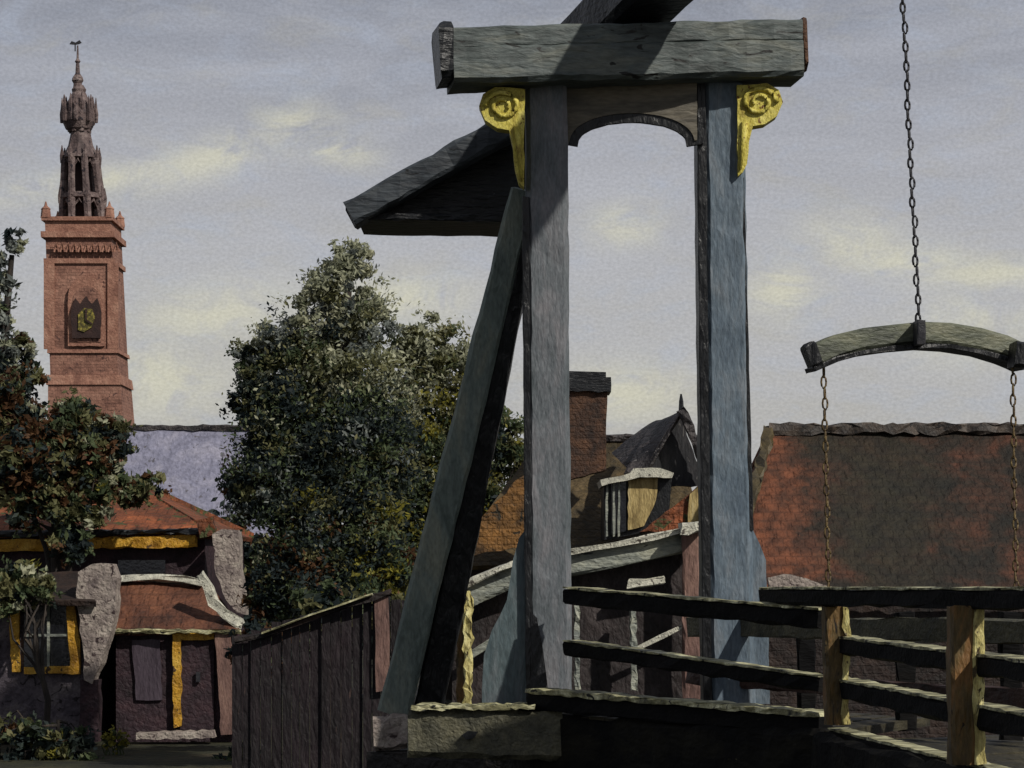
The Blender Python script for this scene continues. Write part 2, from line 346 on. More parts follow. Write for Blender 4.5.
# ------------------------------------------------------------------ yoke and chains
yY = 14.9
ypts = [at(x, y, yY+(x-808)*.0012) for x, y in ((810,357),(832,347),(860,340),(890,336),(918,334),(945,335),(975,340),(1000,347),(1019,356))]
yoke = thing('lifting_yoke', 'curved mossy timber yoke hanging on a chain above the right hand railing', 'yoke', at(918,334,yY))
b = MB(); b.sweep(ypts, .2, .135, jit=.004, w2=.2); b.build('yoke_beam', m_yoke, yoke)
b = MB(); b.sweep([p-Z*.083-YY*.01 for p in ypts], .2, .03, jit=.004); b.build('under_edge', m_tar_shade, yoke)
for i, (x, y) in enumerate(((812,356),(1017,355))):
    b = MB(); b.beam(at(x-5,y+2-i*2,yY), at(x+5,y-2+i*3,yY), .225, .16, jit=.006, seg=2); b.build('end_block', m_tar_shade, yoke)
b = MB(); b.beam(at(918,322,yY-.0), at(918,346,yY), .05, .26, up=YY, jit=.003, seg=2); b.build('hanger_strap', m_iron, yoke)
def chain(pts, link, r, m, name, label, wob=.01):
    b = MB(); L = [ (pts[i+1]-pts[i]).length for i in range(len(pts)-1)]; tot = sum(L); n = int(tot/(link*.8))
    def pos(s):
        for i, l in enumerate(L):
            if s <= l: return pts[i].lerp(pts[i+1], s/l)
            s -= l
        return pts[-1]
    for k in range(n):
        c = pos(tot*(k+.5)/n)+Vector((random.uniform(-wob,wob),random.uniform(-wob,wob),0))
        dd = (pos(min(tot,tot*(k+1)/n))-pos(tot*k/n)).normalized(); sd = dd.orthogonal().normalized()
        sd = (Vector((1,0,0)) if k % 2 else Vector((.35,1,0))); sd = (sd-dd*sd.dot(dd)).normalized()
        ring = [c+dd*math.sin(t)*link*.5+sd*math.cos(t)*link*.19 for t in [2*math.pi*j/10 for j in range(11)]]
        b.tube(ring, r, 5)
    o = b.build(name, m, None, True); tag(o, label, 'chain', 'chains of the drawbridge', pts[0]); return o
chain([at(902,-240,yY), at(903,0,yY), at(908,110,yY), at(914,220,yY), at(919,324,yY)], .075, .0075, m_iron, 'chain', 'dark iron chain holding the middle of the curved yoke, the longest of three', .006)
chain([at(824,366,yY), at(826,480,yY), at(829,592,yY)], .08, .0065, m_rust, 'chain', 'rusty chain hanging from the left end of the curved yoke', .004)
chain([at(1013,364,yY), at(1014,470,yY), at(1016,592,yY)], .08, .0065, m_rust, 'chain', 'rusty chain hanging from the right end of the curved yoke', .004)

# ------------------------------------------------------------------ railings
def rail(parent, x0,y0,Y0, x1,y1,Y1, th, edge_lit=True, name='rail'):
    """th in pixels of face height; y = top edge"""
    p = at(x0,y0+th/2,Y0); q = at(x1,y1+th/2,Y1); h = th*(Y0+Y1)/2/F
    b = MB(); b.beam(p, q, .12, h, jit=.01, seg=18); o = b.build(name, m_rail, parent)
    if edge_lit:
        c = MB(); c.beam(p+Z*(h/2+.008), q+Z*(h/2+.006), .13, .014, jit=.005, seg=34); c.build('edge_highlight', m_edge_lit, o)  # thin pale strip painted in as a highlight along the rail top
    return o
ra = thing('bridge_railing', 'black three bar timber railing with pale painted edge highlights, right of the left gate post', 'railing', at(574,700,17.7))
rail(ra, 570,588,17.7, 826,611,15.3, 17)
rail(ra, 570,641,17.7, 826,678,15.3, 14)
o = rail(ra, 534,690,17.6, 826,716,15.3, 20, edge_lit=False, name='sill_rail')
c = MB(); c.beam(at(536,690,17.6), at(826,714,15.3), .2, .035, jit=.008, seg=40); c.build('edge_highlight', m_edge_lit, o)
rb = thing('bridge_railing', 'black timber railing with two brown posts crossing under the hanging yoke chains', 'railing', at(838,720,15.1))
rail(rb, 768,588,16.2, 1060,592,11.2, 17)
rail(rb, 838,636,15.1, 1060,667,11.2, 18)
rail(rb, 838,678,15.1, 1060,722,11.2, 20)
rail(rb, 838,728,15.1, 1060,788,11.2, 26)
def rpost(parent, x0, x1, y0, y1, Y, cream=.28):
    w = (x1-x0)*Y/F; cxp = (x0+x1)/2
    b = MB(); b.beam(at(cxp-2,y0,Y), at(cxp,y1,Y), w*.9, .16, up=YY, jit=.006, seg=10); o = b.build('post', m_rpost, parent)
    xs = x1-(x1-x0)*cream/2
    pts = [at(xs+random.uniform(-2,1.2), y0+(y1-y0)*i/12, Y-.05) for i in range(13)]
    b = MB(); b.sweep(pts, w*cream, .1, up=YY, jit=.008); b.build('lit_edge', m_rpost_lit, o)  # cream strip paints the lit right edge of the post
rpost(rb, 824, 849, 606, 724, 14.9)
rpost(rb, 948, 983, 606, 764, 12.3)
fr = thing('far_railing', 'grey olive far side boarding of the bridge seen low between the black rails', 'railing', at(780,700,19))
b = MB(); b.beam(at(690,626,19), at(1060,632,14.5), .06, .15, jit=.012, seg=24); b.build('board', m_block, fr)
b = MB(); b.beam(at(690,676,19), at(1060,702,14.5), .06, .12, jit=.012, seg=24); b.build('board', mat('maroon board', [(30,20,18),(58,36,30),(72,50,40)], .2, H), fr)
for x, Y in ((742,18.4),(806,17.6),(905,16.3),(1010,15.1)):
    b = MB(); b.beam(at(x,612,Y+.1), at(x+1,615+142*16.5/Y*.8,Y+.1), .13, .1, up=YY, jit=.01, seg=8); b.build('post', m_rail, fr)
# deck
dk = thing('bridge_deck', 'dark timber bridge deck with a heavy edge beam running under the railings', 'bridge deck', at(690,740,17))
b = MB(); b.beam(at(548,742,17.75), at(832,762,15.3), .3, .42, jit=.015, seg=24); b.build('edge_beam', m_deck, dk)
b = MB(); b.beam(at(832,764,15.3), at(1075,838,11.0), .3, .42, jit=.015, seg=24); b.build('edge_beam', m_deck, dk)
b = MB()
def plk(p, q, back):
    n = int((q-p).length/.18)
    for k in range(n):
        a, c = p.lerp(q, (k+.03)/n), p.lerp(q, (k+.97)/n); bk = back
        z = random.uniform(-.008,.008)*Z
        vs = [a+z, c+z, c+bk+z, a+bk+z]; b.add(vs+[v-Z*.06 for v in vs], [[0,1,2,3],[7,6,5,4],[0,4,5,1],[1,5,6,2],[2,6,7,3],[3,7,4,0]])
plk(at(540,714,17.6), at(830,732,15.2), Vector((.9,1.5,0)))
plk(at(832,742,15.2), at(1075,808,10.9), Vector((1.5,.9,.0)))
b.build('deck_boards', m_plank, dk)
ab = MB(); ab.panel(at(500,980,18.0), at(830,980,15.7), at(830,776,15.7), at(500,758,18.0), 1.4, 20, 8, .01)
o = ab.build('bridge_abutment', m_brickdark); tag(o, 'dark brick abutment below the bridge deck', 'abutment', base=at(600,900,17))
ab = MB(); ab.panel(at(832,1000,15.6), at(1075,1100,11.2), at(1075,842,11.2), at(832,782,15.6), 1.2, 20, 8, .01)
o = ab.build('approach_wall', m_brickdark); tag(o, 'dark brick wall carrying the bridge approach at the right', 'wall', base=at(900,1000,13))
# sill timber under the left post
sb = thing('sill_beam', 'thick olive sill timber under the left gate post with a black peg hole', 'sill beam', at(480,756,17.6))
b = MB(); b.beam(at(414,731,17.75), at(566,734,17.6), .5, .36, jit=.012, seg=12); b.build('timber', m_block, sb)
b = MB(); b.slab([(462,735),(468,731),(478,732),(474,738),(466,740)], 17.40, .05); b.build('peg_hole', m_tar_shade, sb)
b = MB(); b.beam(at(414,707,17.6), at(536,706,17.5), .3, .03, jit=.012, seg=20); b.build('edge_highlight', m_edge_lit, sb)
b = MB(); b.beam(at(376,732,19.2), at(412,731,19.2), .26, .27, jit=.02, seg=4); o = b.build('stone_block', m_plaster)
tag(o, 'small pale stone block at the foot of the slanting brace', 'stone block', base=at(393,745,19.2))
b = MB(); b.panel(at(366,1010,19.1), at(520,1010,18.2), at(520,756,18.2), at(366,752,19.1), 1.0, 10, 6, .01)
o = b.build('pier', m_brickdark); tag(o, 'dark brick pier below the sill timber and brace foot', 'pier', base=at(430,980,18.5))

# ------------------------------------------------------------------ ramp parapet behind the gate
pr = thing('ramp_parapet', 'umber boarded parapet with pale grey coping rising behind the gate posts', 'parapet', at(560,700,23))
b = MB(); b.slab([(452,608),(525,572),(575,562),(690,534),(704,534),(704,960),(452,960)], 23, .2, rough=.6, sub=14); b.build('board_wall', m_brown, pr)
b = MB(); b.sweep([at(x,y,22.9) for x,y in ((450,606),(475,592),(500,580),(528,570),(575,563),(610,557),(650,549),(692,540))], .34, .22, jit=.014, h2=.22); o = b.build('coping', m_coping, pr)
b = MB(); b.sweep([at(x,y,22.84) for x,y in ((450,594),(475,580),(500,568),(528,558),(575,551),(610,545),(650,537),(694,527))], .4, .05, jit=.016); b.build('coping_lit_edge', m_white, o)  # white strip paints the top-lit upper edge of the coping
def ppost(x0,x1,y0,y1,m,Y=22.7):
    b = MB(); b.beam(at((x0+x1)/2,y0,Y), at((x0+x1)/2+1,y1,Y), (x1-x0)*Y/F, .14, up=YY, jit=.012, seg=12); return b.build('post', m, pr)
o = ppost(456,467,592,706,m_rpost)
b = MB(); b.sweep([at(468+random.uniform(-1,1.4), 592+i*8, 22.6) for i in range(15)], .07, .12, up=YY, jit=.02); b.build('lit_edge', m_rpost_lit, o)  # cream strip painting the lit edge of this parapet post
ppost(682,699,532,706,m_fencep); 
b = MB(); b.beam(at(680,529,22.6), at(701,527,22.6), .3, .1, jit=.02, seg=3); b.build('post_cap', m_white, pr)
ppost(574,579,606,690,m_coping); ppost(630,636,606,690,m_coping)
b = MB(); b.beam(at(634,650,22.7), at(692,622,22.7), .05, .04, jit=.008); b.build('stay', m_white, pr)
b = MB(); b.beam(at(470,655,22.8), at(526,620,22.8), .06, .07, jit=.01); b.build('lower_bar', m_coping, pr)
b = MB(); b.beam(at(628,584,22.75), at(664,581,22.75), .06, .07, jit=.02); b.build('pale_board', m_white, pr)

# ------------------------------------------------------------------ board fence
fn = thing('board_fence', 'dark plum board fence rising to the right below the big tree', 'fence', at(310,740,27))
b = MB(); x = 232
while x < 402:
    w = random.uniform(8,12); t = (x-240)/145; top = 634-44*max(0,min(1,t))+random.uniform(-3,3)
    if x > 385: top = 600
    b.slab([(x,top),(x+w*.92,top+random.uniform(-2,2)),(x+w*.92,835),(x,835)], 27+random.uniform(-.03,.03), .04); x += w
b.build('boards', m_fence, fn)
b = MB(); b.slab([(374,598),(388,593),(390,690),(376,692)], 26.9, .04, rough=1, sub=14); b.build('pale_board', m_fencep, fn)
b = MB(); b.sweep([at(x,y,26.9) for x,y in ((234,640),(262,636),(300,622),(340,608),(372,598),(392,592))], .08, .06, jit=.015); o = b.build('top_rail', m_wallb, fn)
b = MB(); b.sweep([at(x,y,26.85) for x,y in ((262,633),(285,625),(310,615),(345,603),(372,594))], .1, .018, jit=.008); b.build('edge_highlight', m_edge_lit, o)

# ------------------------------------------------------------------ tower
TY = 160; sc = TY/F
def lean(y): return 76+(y-40)*.042
def zt(y): return EYE-(y-HY)*sc
tb = Vector(((lean(575)-512)*sc, TY+3, 0))
tw = thing('church_tower', 'slender salmon brick tower with black clock and openwork grey spire', 'tower', tb)
def cxz(y): return (lean(y)-512)*(TY+3)/F
def frus(b, y0, y1, w0, w1, dep0=None, mi=0):
    """square frustum: y0 lower pixel, y1 upper; widths in px"""
    vs = []
    for y, w in ((y0,w0),(y1,w1)):
        c = cxz(y); h = w*sc/2
        for sx, sy in ((-1,-1),(1,-1),(1,1),(-1,1)): vs.append(Vector((c+sx*h, TY+3+sy*h, zt(y))))
    b.add(vs, [[3,2,1,0],[4,5,6,7],[0,1,5,4],[1,2,6,5],[2,3,7,6],[3,0,4,7]], mi)
b = MB(); frus(b, 560, 378, 86, 72); frus(b, 377.5, 234, 68, 66); b.build('shaft', m_tbrick, tw)
b = MB(); frus(b, 384, 374, 76, 74); frus(b, 352, 348, 72, 71); frus(b, 262, 257, 71, 71); frus(b, 236, 230, 74, 74); frus(b, 219, 215, 72, 72); frus(b,230,219,66,66)
for dx in (-32,32):                                     # corner pilasters
    for y0, y1 in ((348,262),): 
        b.box((cxz(305)+dx*sc, TY+3-33.5*sc, (zt(y0)+zt(y1))/2), .7, .3, zt(y1)-zt(y0)+0)
b.build('stone_trim', m_ttrim, tw)
fz = TY+3-34.5*sc        # front face
def tslab(pix, off, th, m, name, par=tw, rough=.4):
    # pixel outline relative to the true front face depth
    b = MB(); b.slab(pix, fz-off, th, rough=rough, sub=5); return b.build(name, m, par)
arch = [(68,346),(68,300)]+[(86-18*math.cos(t), 296-20*math.sin(t)) for t in [math.radians(a) for a in range(0,181,20)]]+[(104,300),(104,346)]
tslab(arch, .25, .3, m_ttrim, 'clock_surround')
nic = [(73,342),(73,304)]+[(87-14*math.cos(t), 300-14*math.sin(t)) for t in [math.radians(a) for a in range(0,181,20)]]+[(101,304),(101,342)]
tslab(nic, .3, .3, m_tbrick, 'niche')
ck = tslab([(72,338),(71,312),(75,298),(80,304),(86,296),(92,304),(97,298),(101,312),(100,338)], .5, .3, m_tdark, 'clock')
tslab([(78,330),(78,314),(84,308),(92,309),(95,317),(92,327),(84,332)], .58, .1, m_gold, 'clock_dial', ck)
b = MB(); b.beam(at(86,320,fz-.66), at(86,309,fz-.66), .12,.08,up=YY,jit=0,seg=2); b.beam(at(86,320,fz-.66), at(92,324,fz-.66), .12,.08,up=YY,jit=0,seg=2); b.build('clock_hands', m_tdark, ck)
# carved band
b = MB()
for i in range(11):
    x = 54+i*6; b.tube([at(x, 252, fz-.3), at(x+2.5, 243, fz-.3), at(x+5, 252, fz-.3)], .09, 5)
b.beam(at(50,246,fz-.22), at(118,248,fz-.22), .12, .25, seg=6, jit=.03); b.build('carved_band', m_ttrim, tw)
for sx in (-1,1):
    for sy in (-1,1):
        b = MB(); c = (cxz(214)+sx*32*sc, TY+3+sy*32*sc, zt(216)); b.lathe(c, [(.36,0),(.3,.55),(.34,.6),(.12,.8),(.04,1.1)], 6); b.build('pinnacle', m_ttrim, tw)
# openwork spire
def ring(b, y, r, h, n=8, mi=0):
    b.lathe((cxz(y), TY+3, zt(y)), [(r*.9,0),(r,.05),(r,h),(r*.92,h+.05)], n, rot=math.pi/8, mi=mi)
def stage(y0, y1, r0, r1, n=8, cr=.16, name='lantern_stage', core=None):
    b = MB()
    for k in range(n):
        t = math.pi/8+2*math.pi*k/n
        p = Vector((cxz(y0)+r0*math.cos(t), TY+3+r0*math.sin(t), zt(y0))); q = Vector((cxz(y1)+r1*math.cos(t), TY+3+r1*math.sin(t), zt(y1)))
        b.tube([p, p.lerp(q,.5), q], [cr*1.2, cr, cr*1.1], 6)
        t2 = t+2*math.pi/n; q2 = Vector((cxz(y1)+r1*math.cos(t2), TY+3+r1*math.sin(t2), zt(y1)))
        b.tube([q-Z*.7, (q+q2)/2-Z*.1, q2-Z*.7], [.12,.14,.12], 5)      # little arch heads
        b.lathe(tuple(q+Vector((math.cos(t),math.sin(t),0))*.18-Z*.3), [(.13,0),(.16,.5),(.03,1.2)], 5)
    ring(b, y0, r0*1.12, .22); ring(b, y1, r1*1.15, .22)
    o = b.build(name, m_spire, tw)
    if core:
        c = MB(); c.lathe((cxz((y0+y1)/2), TY+3, zt(y0)), [(core,0),(core*.8,zt(y1)-zt(y0))], 6); c.build('core', m_tdark, o)
    return o
stage(229, 193, 1.5, 1.35, core=.8, cr=.26)
stage(191, 152, 1.35, 1.1, core=.7, cr=.24)
b = MB(); b.lathe((cxz(150), TY+3, zt(151)), [(1.25,0),(1.1,.4),(.85,.9),(.72,1.5),(.66,1.9)], 8); b.build('lower_roof', m_spire, tw)
stage(124, 100, .62, .8, cr=.17, core=.4, name='open_crown')
b = MB(); b.lathe((cxz(110), TY+3, zt(124)), [(.62,0),(.9,.2),(1.12,.7),(1.15,1.2),(.95,1.7),(.9,1.9),(.6,2.4),(.45,2.7),(.5,2.9),(.3,3.2)], 10)
for k in range(8):
    t = k*math.pi/4; b.lathe((cxz(110)+1.15*math.cos(t), TY+3+1.15*math.sin(t), zt(110)), [(.14,-.3),(.17,.3),(.1,.7),(.03,1.4)], 5)
b.build('bulb', m_spire, tw)
b = MB(); b.lathe((cxz(80), TY+3, zt(82)), [(.35,0),(.28,.5),(.4,.7),(.36,.9),(.16,1.2),(.12,1.9),(.2,2.0),(.08,2.2),(.05,3.1)], 8); b.build('finial', m_spire, tw)
b = MB(); b.slab([(x-.5,y) for x,y in [(70,44),(72,41),(76,42.5),(80,40),(82,42.5),(79,44),(76,44.5),(76,51),(75,51),(75,44.5)]], TY+2.95, .12); b.build('weather_vane', m_iron, tw)

# ------------------------------------------------------------------ far lavender house
def gable_house(name, label, loc, px0, px1, ridge, eave, Y, dep, mr, mw, hipL=0, hipR=0, base=0, over=.2):
    """hipped/gabled house: ridge & eave pixel rows; hip insets in px"""
    t = thing(name, label, 'house', loc)
    el, er = at(px0,eave,Y), at(px1,eave,Y); ym = Y+dep/2; rz = EYE-(ridge-HY)*ym/F
    rl = Vector(((px0+hipL-512)*ym/F, ym, rz)); rr = Vector(((px1-hipR-512)*ym/F, ym, rz))
    bl, br = el+YY*dep, er+YY*dep
    b = MB(); b.panel(el, er, rr, rl, .12, 26, 10, .03); b.panel(br, bl, rl, rr, .12, 8, 3, .02)
    if hipL: b.panel(bl, el, rl, rl+Vector((.01,0,0)), .1, 6, 4, .01)
    if hipR: b.panel(er, br, rr, rr+Vector((.01,0,0)), .1, 6, 4, .01)
    roof = b.build('roof', mr, t)
    w = MB(); i = over
    z0 = base; z1 = el.z-.02
    x0, x1, y0, y1 = el.x+i, er.x-i, Y+i, Y+dep-i
    vs = [Vector((x,y,z)) for z in (z0,z1) for x,y in ((x0,y0),(x1,y0),(x1,y1),(x0,y1))]
    fs = [[0,1,5,4],[1,2,6,5],[2,3,7,6],[3,0,4,7]]
    if not hipL: vs.append(Vector((x0,(y0+y1)/2,rz-.2))); fs.append([4,len(vs)-1,7])
    if not hipR: vs.append(Vector((x1,(y0+y1)/2,rz-.2))); fs.append([5,6,len(vs)-1])
    w.add(vs, fs); w.build('wall', mw, t)
    return t, roof, (rl, rr)
t, roof, (rl, rr) = gable_house('house', 'distant house with a lavender slate roof right of the tower', at(185,560,115)*1, 112, 290, 429, 552, 115, 9, m_slate, m_lav, 16, 30)
b = MB(); b.beam(rl+Z*.05, rr+Z*.05, .35, .25, jit=.06, seg=16); b.build('ridge_tiles', m_darkroof, roof)

# ------------------------------------------------------------------ left house with orange roof
t, roof, (rl, rr) = gable_house('house', 'long low house with orange tiled hip roof and ochre eaves board, behind the shed', at(100,738,46), -90, 214, 484, 532, 45.6, 7, m_orange, m_wallp, 20, 78)
b = MB(); b.beam(rl+Z*.03, rr+Z*.03, .22, .14, jit=.03, seg=20); b.build('ridge_tiles', m_brick, roof)
b = MB(); b.beam(at(-60,547,45.55), at(196,541,45.55), .06, .2, jit=.03, seg=30); b.build('eaves_board', m_ochre, t)
b = MB(); b.beam(at(-60,535,45.5), at(205,531,45.5), .1, .09, jit=.03, seg=30); b.build('gutter', m_tar, roof)
wn = MB(); wn.slab([(118,560),(165,560),(165,578),(118,578)], 45.6, .1); o = wn.build('window', m_glass, t)
b = MB(); b.slab([(196,520),(212,516),(214,534),(200,538)], 45.3, .3, rough=2, sub=6); b.build('corner_tile', m_orange, roof)
# low side wing of the orange house roof over the left edge
t, roof, (rl, rr) = gable_house('house', 'small steep rust orange roof rising between tower foot and long low house', at(105,700,52), 30, 158, 455, 528, 52, 5, m_orange, m_wallp, 46, 66)
# pale gable wall
b = MB(); b.slab([(212,534),(222,529),(238,530),(239,560),(243,588),(245,615),(236,612),(226,600),(216,575)], 44.9, .6, rough=1.2, sub=8)
o = b.build('plaster_wall', m_plaster); tag(o, 'pinkish white plaster gable end right of the orange roof', 'wall', base=at(230,612,45))
# shed
sh = thing('shed', 'plum coloured shed with red brown tiled roof and ochre framed door', 'shed', at(175,738,43))
b = MB(); b.panel(at(112,630,42.85), at(240,630,42.85), at(206,584,44.2), at(118,582,44.2), .1, 18, 8, .02)
b.panel(at(240,630,46), at(112,630,46), at(118,582,44.3), at(206,584,44.3), .1, 6, 3, .01); rf = b.build('roof', m_shedroof, sh)
b = MB(); b.sweep([at(x,y,44.1) for x,y in ((112,580),(135,577),(160,578),(185,580),(202,584))], .2, .12, jit=.03); b.build('ridge_cap', m_white, rf)
b = MB(); b.sweep([at(x,y,43.0) for x,y in ((200,574),(208,588),(214,602),(226,614),(242,624))], .2, .16, jit=.03); b.build('verge_board', m_white, rf)
b = MB(); b.beam(at(116,631,42.78), at(240,632,42.78), .1, .06, jit=.03, seg=16); b.build('eaves_lit_edge', m_edge_lit, rf)
b = MB(); b.slab([(116,632),(238,632),(238,742),(116,742)], 43.0, 3.0); b.build('wall', m_wallp, sh)
dr = MB(); dr.slab([(180,638),(214,638),(214,730),(180,730)], 42.93, .06); d1 = dr.build('door', m_wallp, sh)
b = MB(); b.slab([(172,632),(214,631),(214,639),(181,640),(181,726),(174,728)], 42.86, .1, rough=1, sub=7); b.build('door_frame', m_ochre, d1)
b = MB(); b.slab([(196,672),(200,672),(200,682),(196,682)], 42.85, .05); b.build('handle', m_iron, d1)
b = MB(); b.slab([(215,632),(231,632),(237,734),(221,735)], 42.8, .15, rough=1, sub=9); b.build('corner_post', m_fencep, sh)
b = MB(); b.slab([(132,640),(160,640),(162,700),(136,700)], 42.94, .05, rough=1, sub=9); b.build('weathered_panel', mat('grey plum boards', [(56,46,56),(78,68,78)], .3, W), sh)
b = MB(); b.slab([(136,733),(212,731),(214,738),(136,740)], 42.4, .4, rough=1, sub=6); b.build('doorstep', m_plaster, sh)
# white outbuilding at the left edge
ob = thing('outbuilding', 'grey white plastered outbuilding with an ochre framed window at the left edge', 'outbuilding', at(50,738,42.4))
b = MB(); b.slab([(-70,598),(88,598),(88,742),(-70,742)], 42.4, 3.0); b.build('wall', mat('grey plaster', [(50,44,52),(84,76,84),(112,104,106)], .5, rough=.75, bump=.9, fleck=(36,30,34), fleck_amt=.6), ob)
wn = MB(); wn.slab([(24,606),(74,606),(74,672),(24,672)], 42.33, .06); w1 = wn.build('window', m_glass, ob)
b = MB(); b.slab([(47,606),(49.5,606),(49.5,670),(47,670)], 42.28, .06); b.slab([(25,634),(69,634),(69,636.5),(25,636.5)], 42.29, .06); b.build('glazing_bar', m_coping, w1)
b = MB(); b.slab([(66,604),(74,602),(80,640),(80,674),(24,674),(24,667),(70,666),(68,640)], 42.26, .1, rough=1, sub=8); b.build('frame', m_ochre, w1)
b = MB(); b.slab([(8,604),(18,604),(20,672),(12,672)], 42.3, .09, rough=1, sub=8); b.build('shutter', m_ochre, ob)
b = MB(); b.panel(at(-70,600,42.0), at(96,600,42.0), at(84,572,44), at(-70,572,44), .1, 16, 5, .02); b.build('roof', m_wallb, ob)
b = MB(); b.slab([(78,572),(92,564),(112,564),(117,578),(113,622),(104,652),(92,684),(84,680),(82,640),(76,600)], 42.15, .5, rough=1.5, sub=9)
o = b.build('chimney_breast', m_plaster); tag(o, 'chalky white plaster chimney breast between outbuilding and shed', 'chimney', base=at(97,684,42.2))
# make it stand on the ground
o2 = MB(); o2.slab([(80,680),(98,680),(98,742),(80,742)], 42.2, .4, rough=1, sub=10); x = o2.build('plinth', m_wallp, o)

# ------------------------------------------------------------------ centre house behind the gate
t, roof, (rl, rr) = gable_house('house', 'brown roofed house with brick chimney and shuttered dormer seen between the gate posts', at(580,740,50), 448, 712, 440, 566, 50, 7, m_oliveroof, m_wallb, 92, 34)
b = MB(); b.beam(rl+Z*.03, rr+Z*.03, .22, .14, jit=.04, seg=16); b.build('ridge_tiles', m_darkroof, roof)
b = MB(); b.slab([(452,560),(470,528),(528,470),(528,545)], 49.6, .3, rough=1.5, sub=8); b.build('ochre_slope', m_ochre_roof, roof)
b = MB(); b.slab([(568,388),(607,388),(606,470),(568,480)], 50.5, .8, rough=.7, sub=7); ch = b.build('chimney', m_brick, t)
b = MB(); b.slab([(565,376),(611,377),(611,392),(565,391)], 50.4, 1.0, rough=1, sub=6); b.slab([(569,371),(606,372),(606,377),(569,377)],50.5,.8); b.build('chimney_cap', m_tar, ch)
# cross gable
b = MB()
pk, pl, prr = at(680,409,50.2), at(628,486,49.6), at(708,474,49.6)
b.slab([(680,414),(642,486),(706,486)], 49.7, .3, rough=1, sub=7); cg = b.build('cross_gable', mat('charred gable boards', [(22,22,26),(36,36,40),(60,58,60)], .3, W, fleck=(120,116,112), fleck_amt=.66, fleck_size=.12), t)
b = MB(); b.panel(at(628,470,49.3), at(640,484,49.3), at(682,410,49.3), at(652,424,51.5), .1, 8, 8, .03); b.panel(at(640,480,49.4), at(610,452,52), at(650,424,52), at(680,411,49.4), .1, 8, 6, .03)
b.build('left_slope', m_darkroof, cg)
b = MB(); b.beam(at(681,409,49.3), at(709,474,49.3), .25, .16, jit=.03, seg=10); b.build('verge', m_darkroof, cg)
b = MB(); b.lathe(tuple(at(681,411,49.4)), [(.06,0),(.05,.2),(.02,.35)], 5); b.build('finial', m_tar, cg)
# dormer
dm = MB(); dm.slab([(604,478),(672,476),(668,528),(604,540)], 49.0, 1.6); dmo = dm.build('dormer', m_tar_shade, t)
b = MB(); b.slab([(628,478),(658,477),(656,500),(644,526),(628,530)], 48.9, .1, rough=.8, sub=7); b.build('shutter', m_shutter, dmo)
b = MB(); b.slab([(611,481),(626,479),(626,531),(611,535)], 48.92, .08); b.build('window', m_glass, dmo)
for x in (606,613,618): 
    b = MB(); b.slab([(x,482),(x+2,482),(x+2,536),(x,537)], 48.88, .06, rough=.5, sub=9); b.build('frame', m_coping, dmo)
b = MB(); b.slab([(600,480),(630,473),(634,468),(660,468),(674,473),(672,478),(640,477),(602,486)], 48.7, 1.9, rough=.8, sub=7); b.build('dormer_roof', m_white, dmo)
b = MB(); b.slab([(640,532),(704,482),(706,520),(690,530)], 48.8, .2, rough=1, sub=8); b.build('porch_slope', m_orange, roof)
b = MB(); b.slab([(690,494),(700,486),(700,522),(688,524)], 48.7, .2, rough=1, sub=8); b.build('pale_verge', m_shutter, roof)

# ------------------------------------------------------------------ big right house
t, roof, (rl, rr) = gable_house('house', 'large house with long rust red mossy tile roof behind the yoke', at(900,740,44), 728, 1200, 431, 590, 44, 8, m_redmoss, m_wallb, 42, 20)
b = MB(); b.beam(rl+Z*.04, rr+Z*.04, .3, .2, jit=.05, seg=40); b.build('ridge_tiles', mat('grey brown ridge tiles', [(26,23,22),(58,50,44),(96,84,74)], .35, fleck=(30,26,24), fleck_amt=.58), roof)
b = MB(); b.beam(at(728,588,43.9), rl+Z*.05, .2, .14, jit=.05, seg=24); b.build('hip_tiles', mat('olive hip tiles', [(50,44,30),(92,80,52)], .3), roof)
b = MB(); b.slab([(768,578),(785,574),(806,578),(830,586),(830,592),(768,592)], 43.6, .2, rough=1.5, sub=6); b.build('flashing', m_plaster, roof)
b = MB(); b.beam(at(742,594,43.8), at(1190,594,43.8), .1, .12, jit=.03, seg=40); b.build('gutter', m_tar, roof)

# ------------------------------------------------------------------ trees
FOL = {}
def leafmat(name, c1, c2, c3, size=.5):
    c1, c2, c3 = (tuple(v/KD*.97 for v in c) for c in (c1,c2,c3))
    m = mat(name, [c1,c2,c3], size, rough=.6, bump=0, grain=.3, spec=.15); nt = m.node_tree; b = nt.nodes['Principled BSDF']
    tr = nt.nodes.new('ShaderNodeBsdfTranslucent'); nt.links.new(b.inputs['Base Color'].links[0].from_socket, tr.inputs[0])
    ms = nt.nodes.new('ShaderNodeMixShader'); ms.inputs[0].default_value = .42
    nt.links.new(b.outputs[0], ms.inputs[1]); nt.links.new(tr.outputs[0], ms.inputs[2]); nt.links.new(ms.outputs[0], nt.nodes['Material Output'].inputs[0])
    return m
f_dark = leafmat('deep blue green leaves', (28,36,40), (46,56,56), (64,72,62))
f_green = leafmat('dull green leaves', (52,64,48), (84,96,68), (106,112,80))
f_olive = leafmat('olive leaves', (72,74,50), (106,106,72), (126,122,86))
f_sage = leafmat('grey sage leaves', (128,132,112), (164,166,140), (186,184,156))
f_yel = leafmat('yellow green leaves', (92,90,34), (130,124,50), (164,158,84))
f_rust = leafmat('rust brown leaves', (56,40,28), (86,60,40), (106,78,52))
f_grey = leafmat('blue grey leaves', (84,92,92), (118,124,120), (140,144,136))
FM = [f_dark, f_green, f_olive, f_sage, f_yel, f_rust, f_grey]
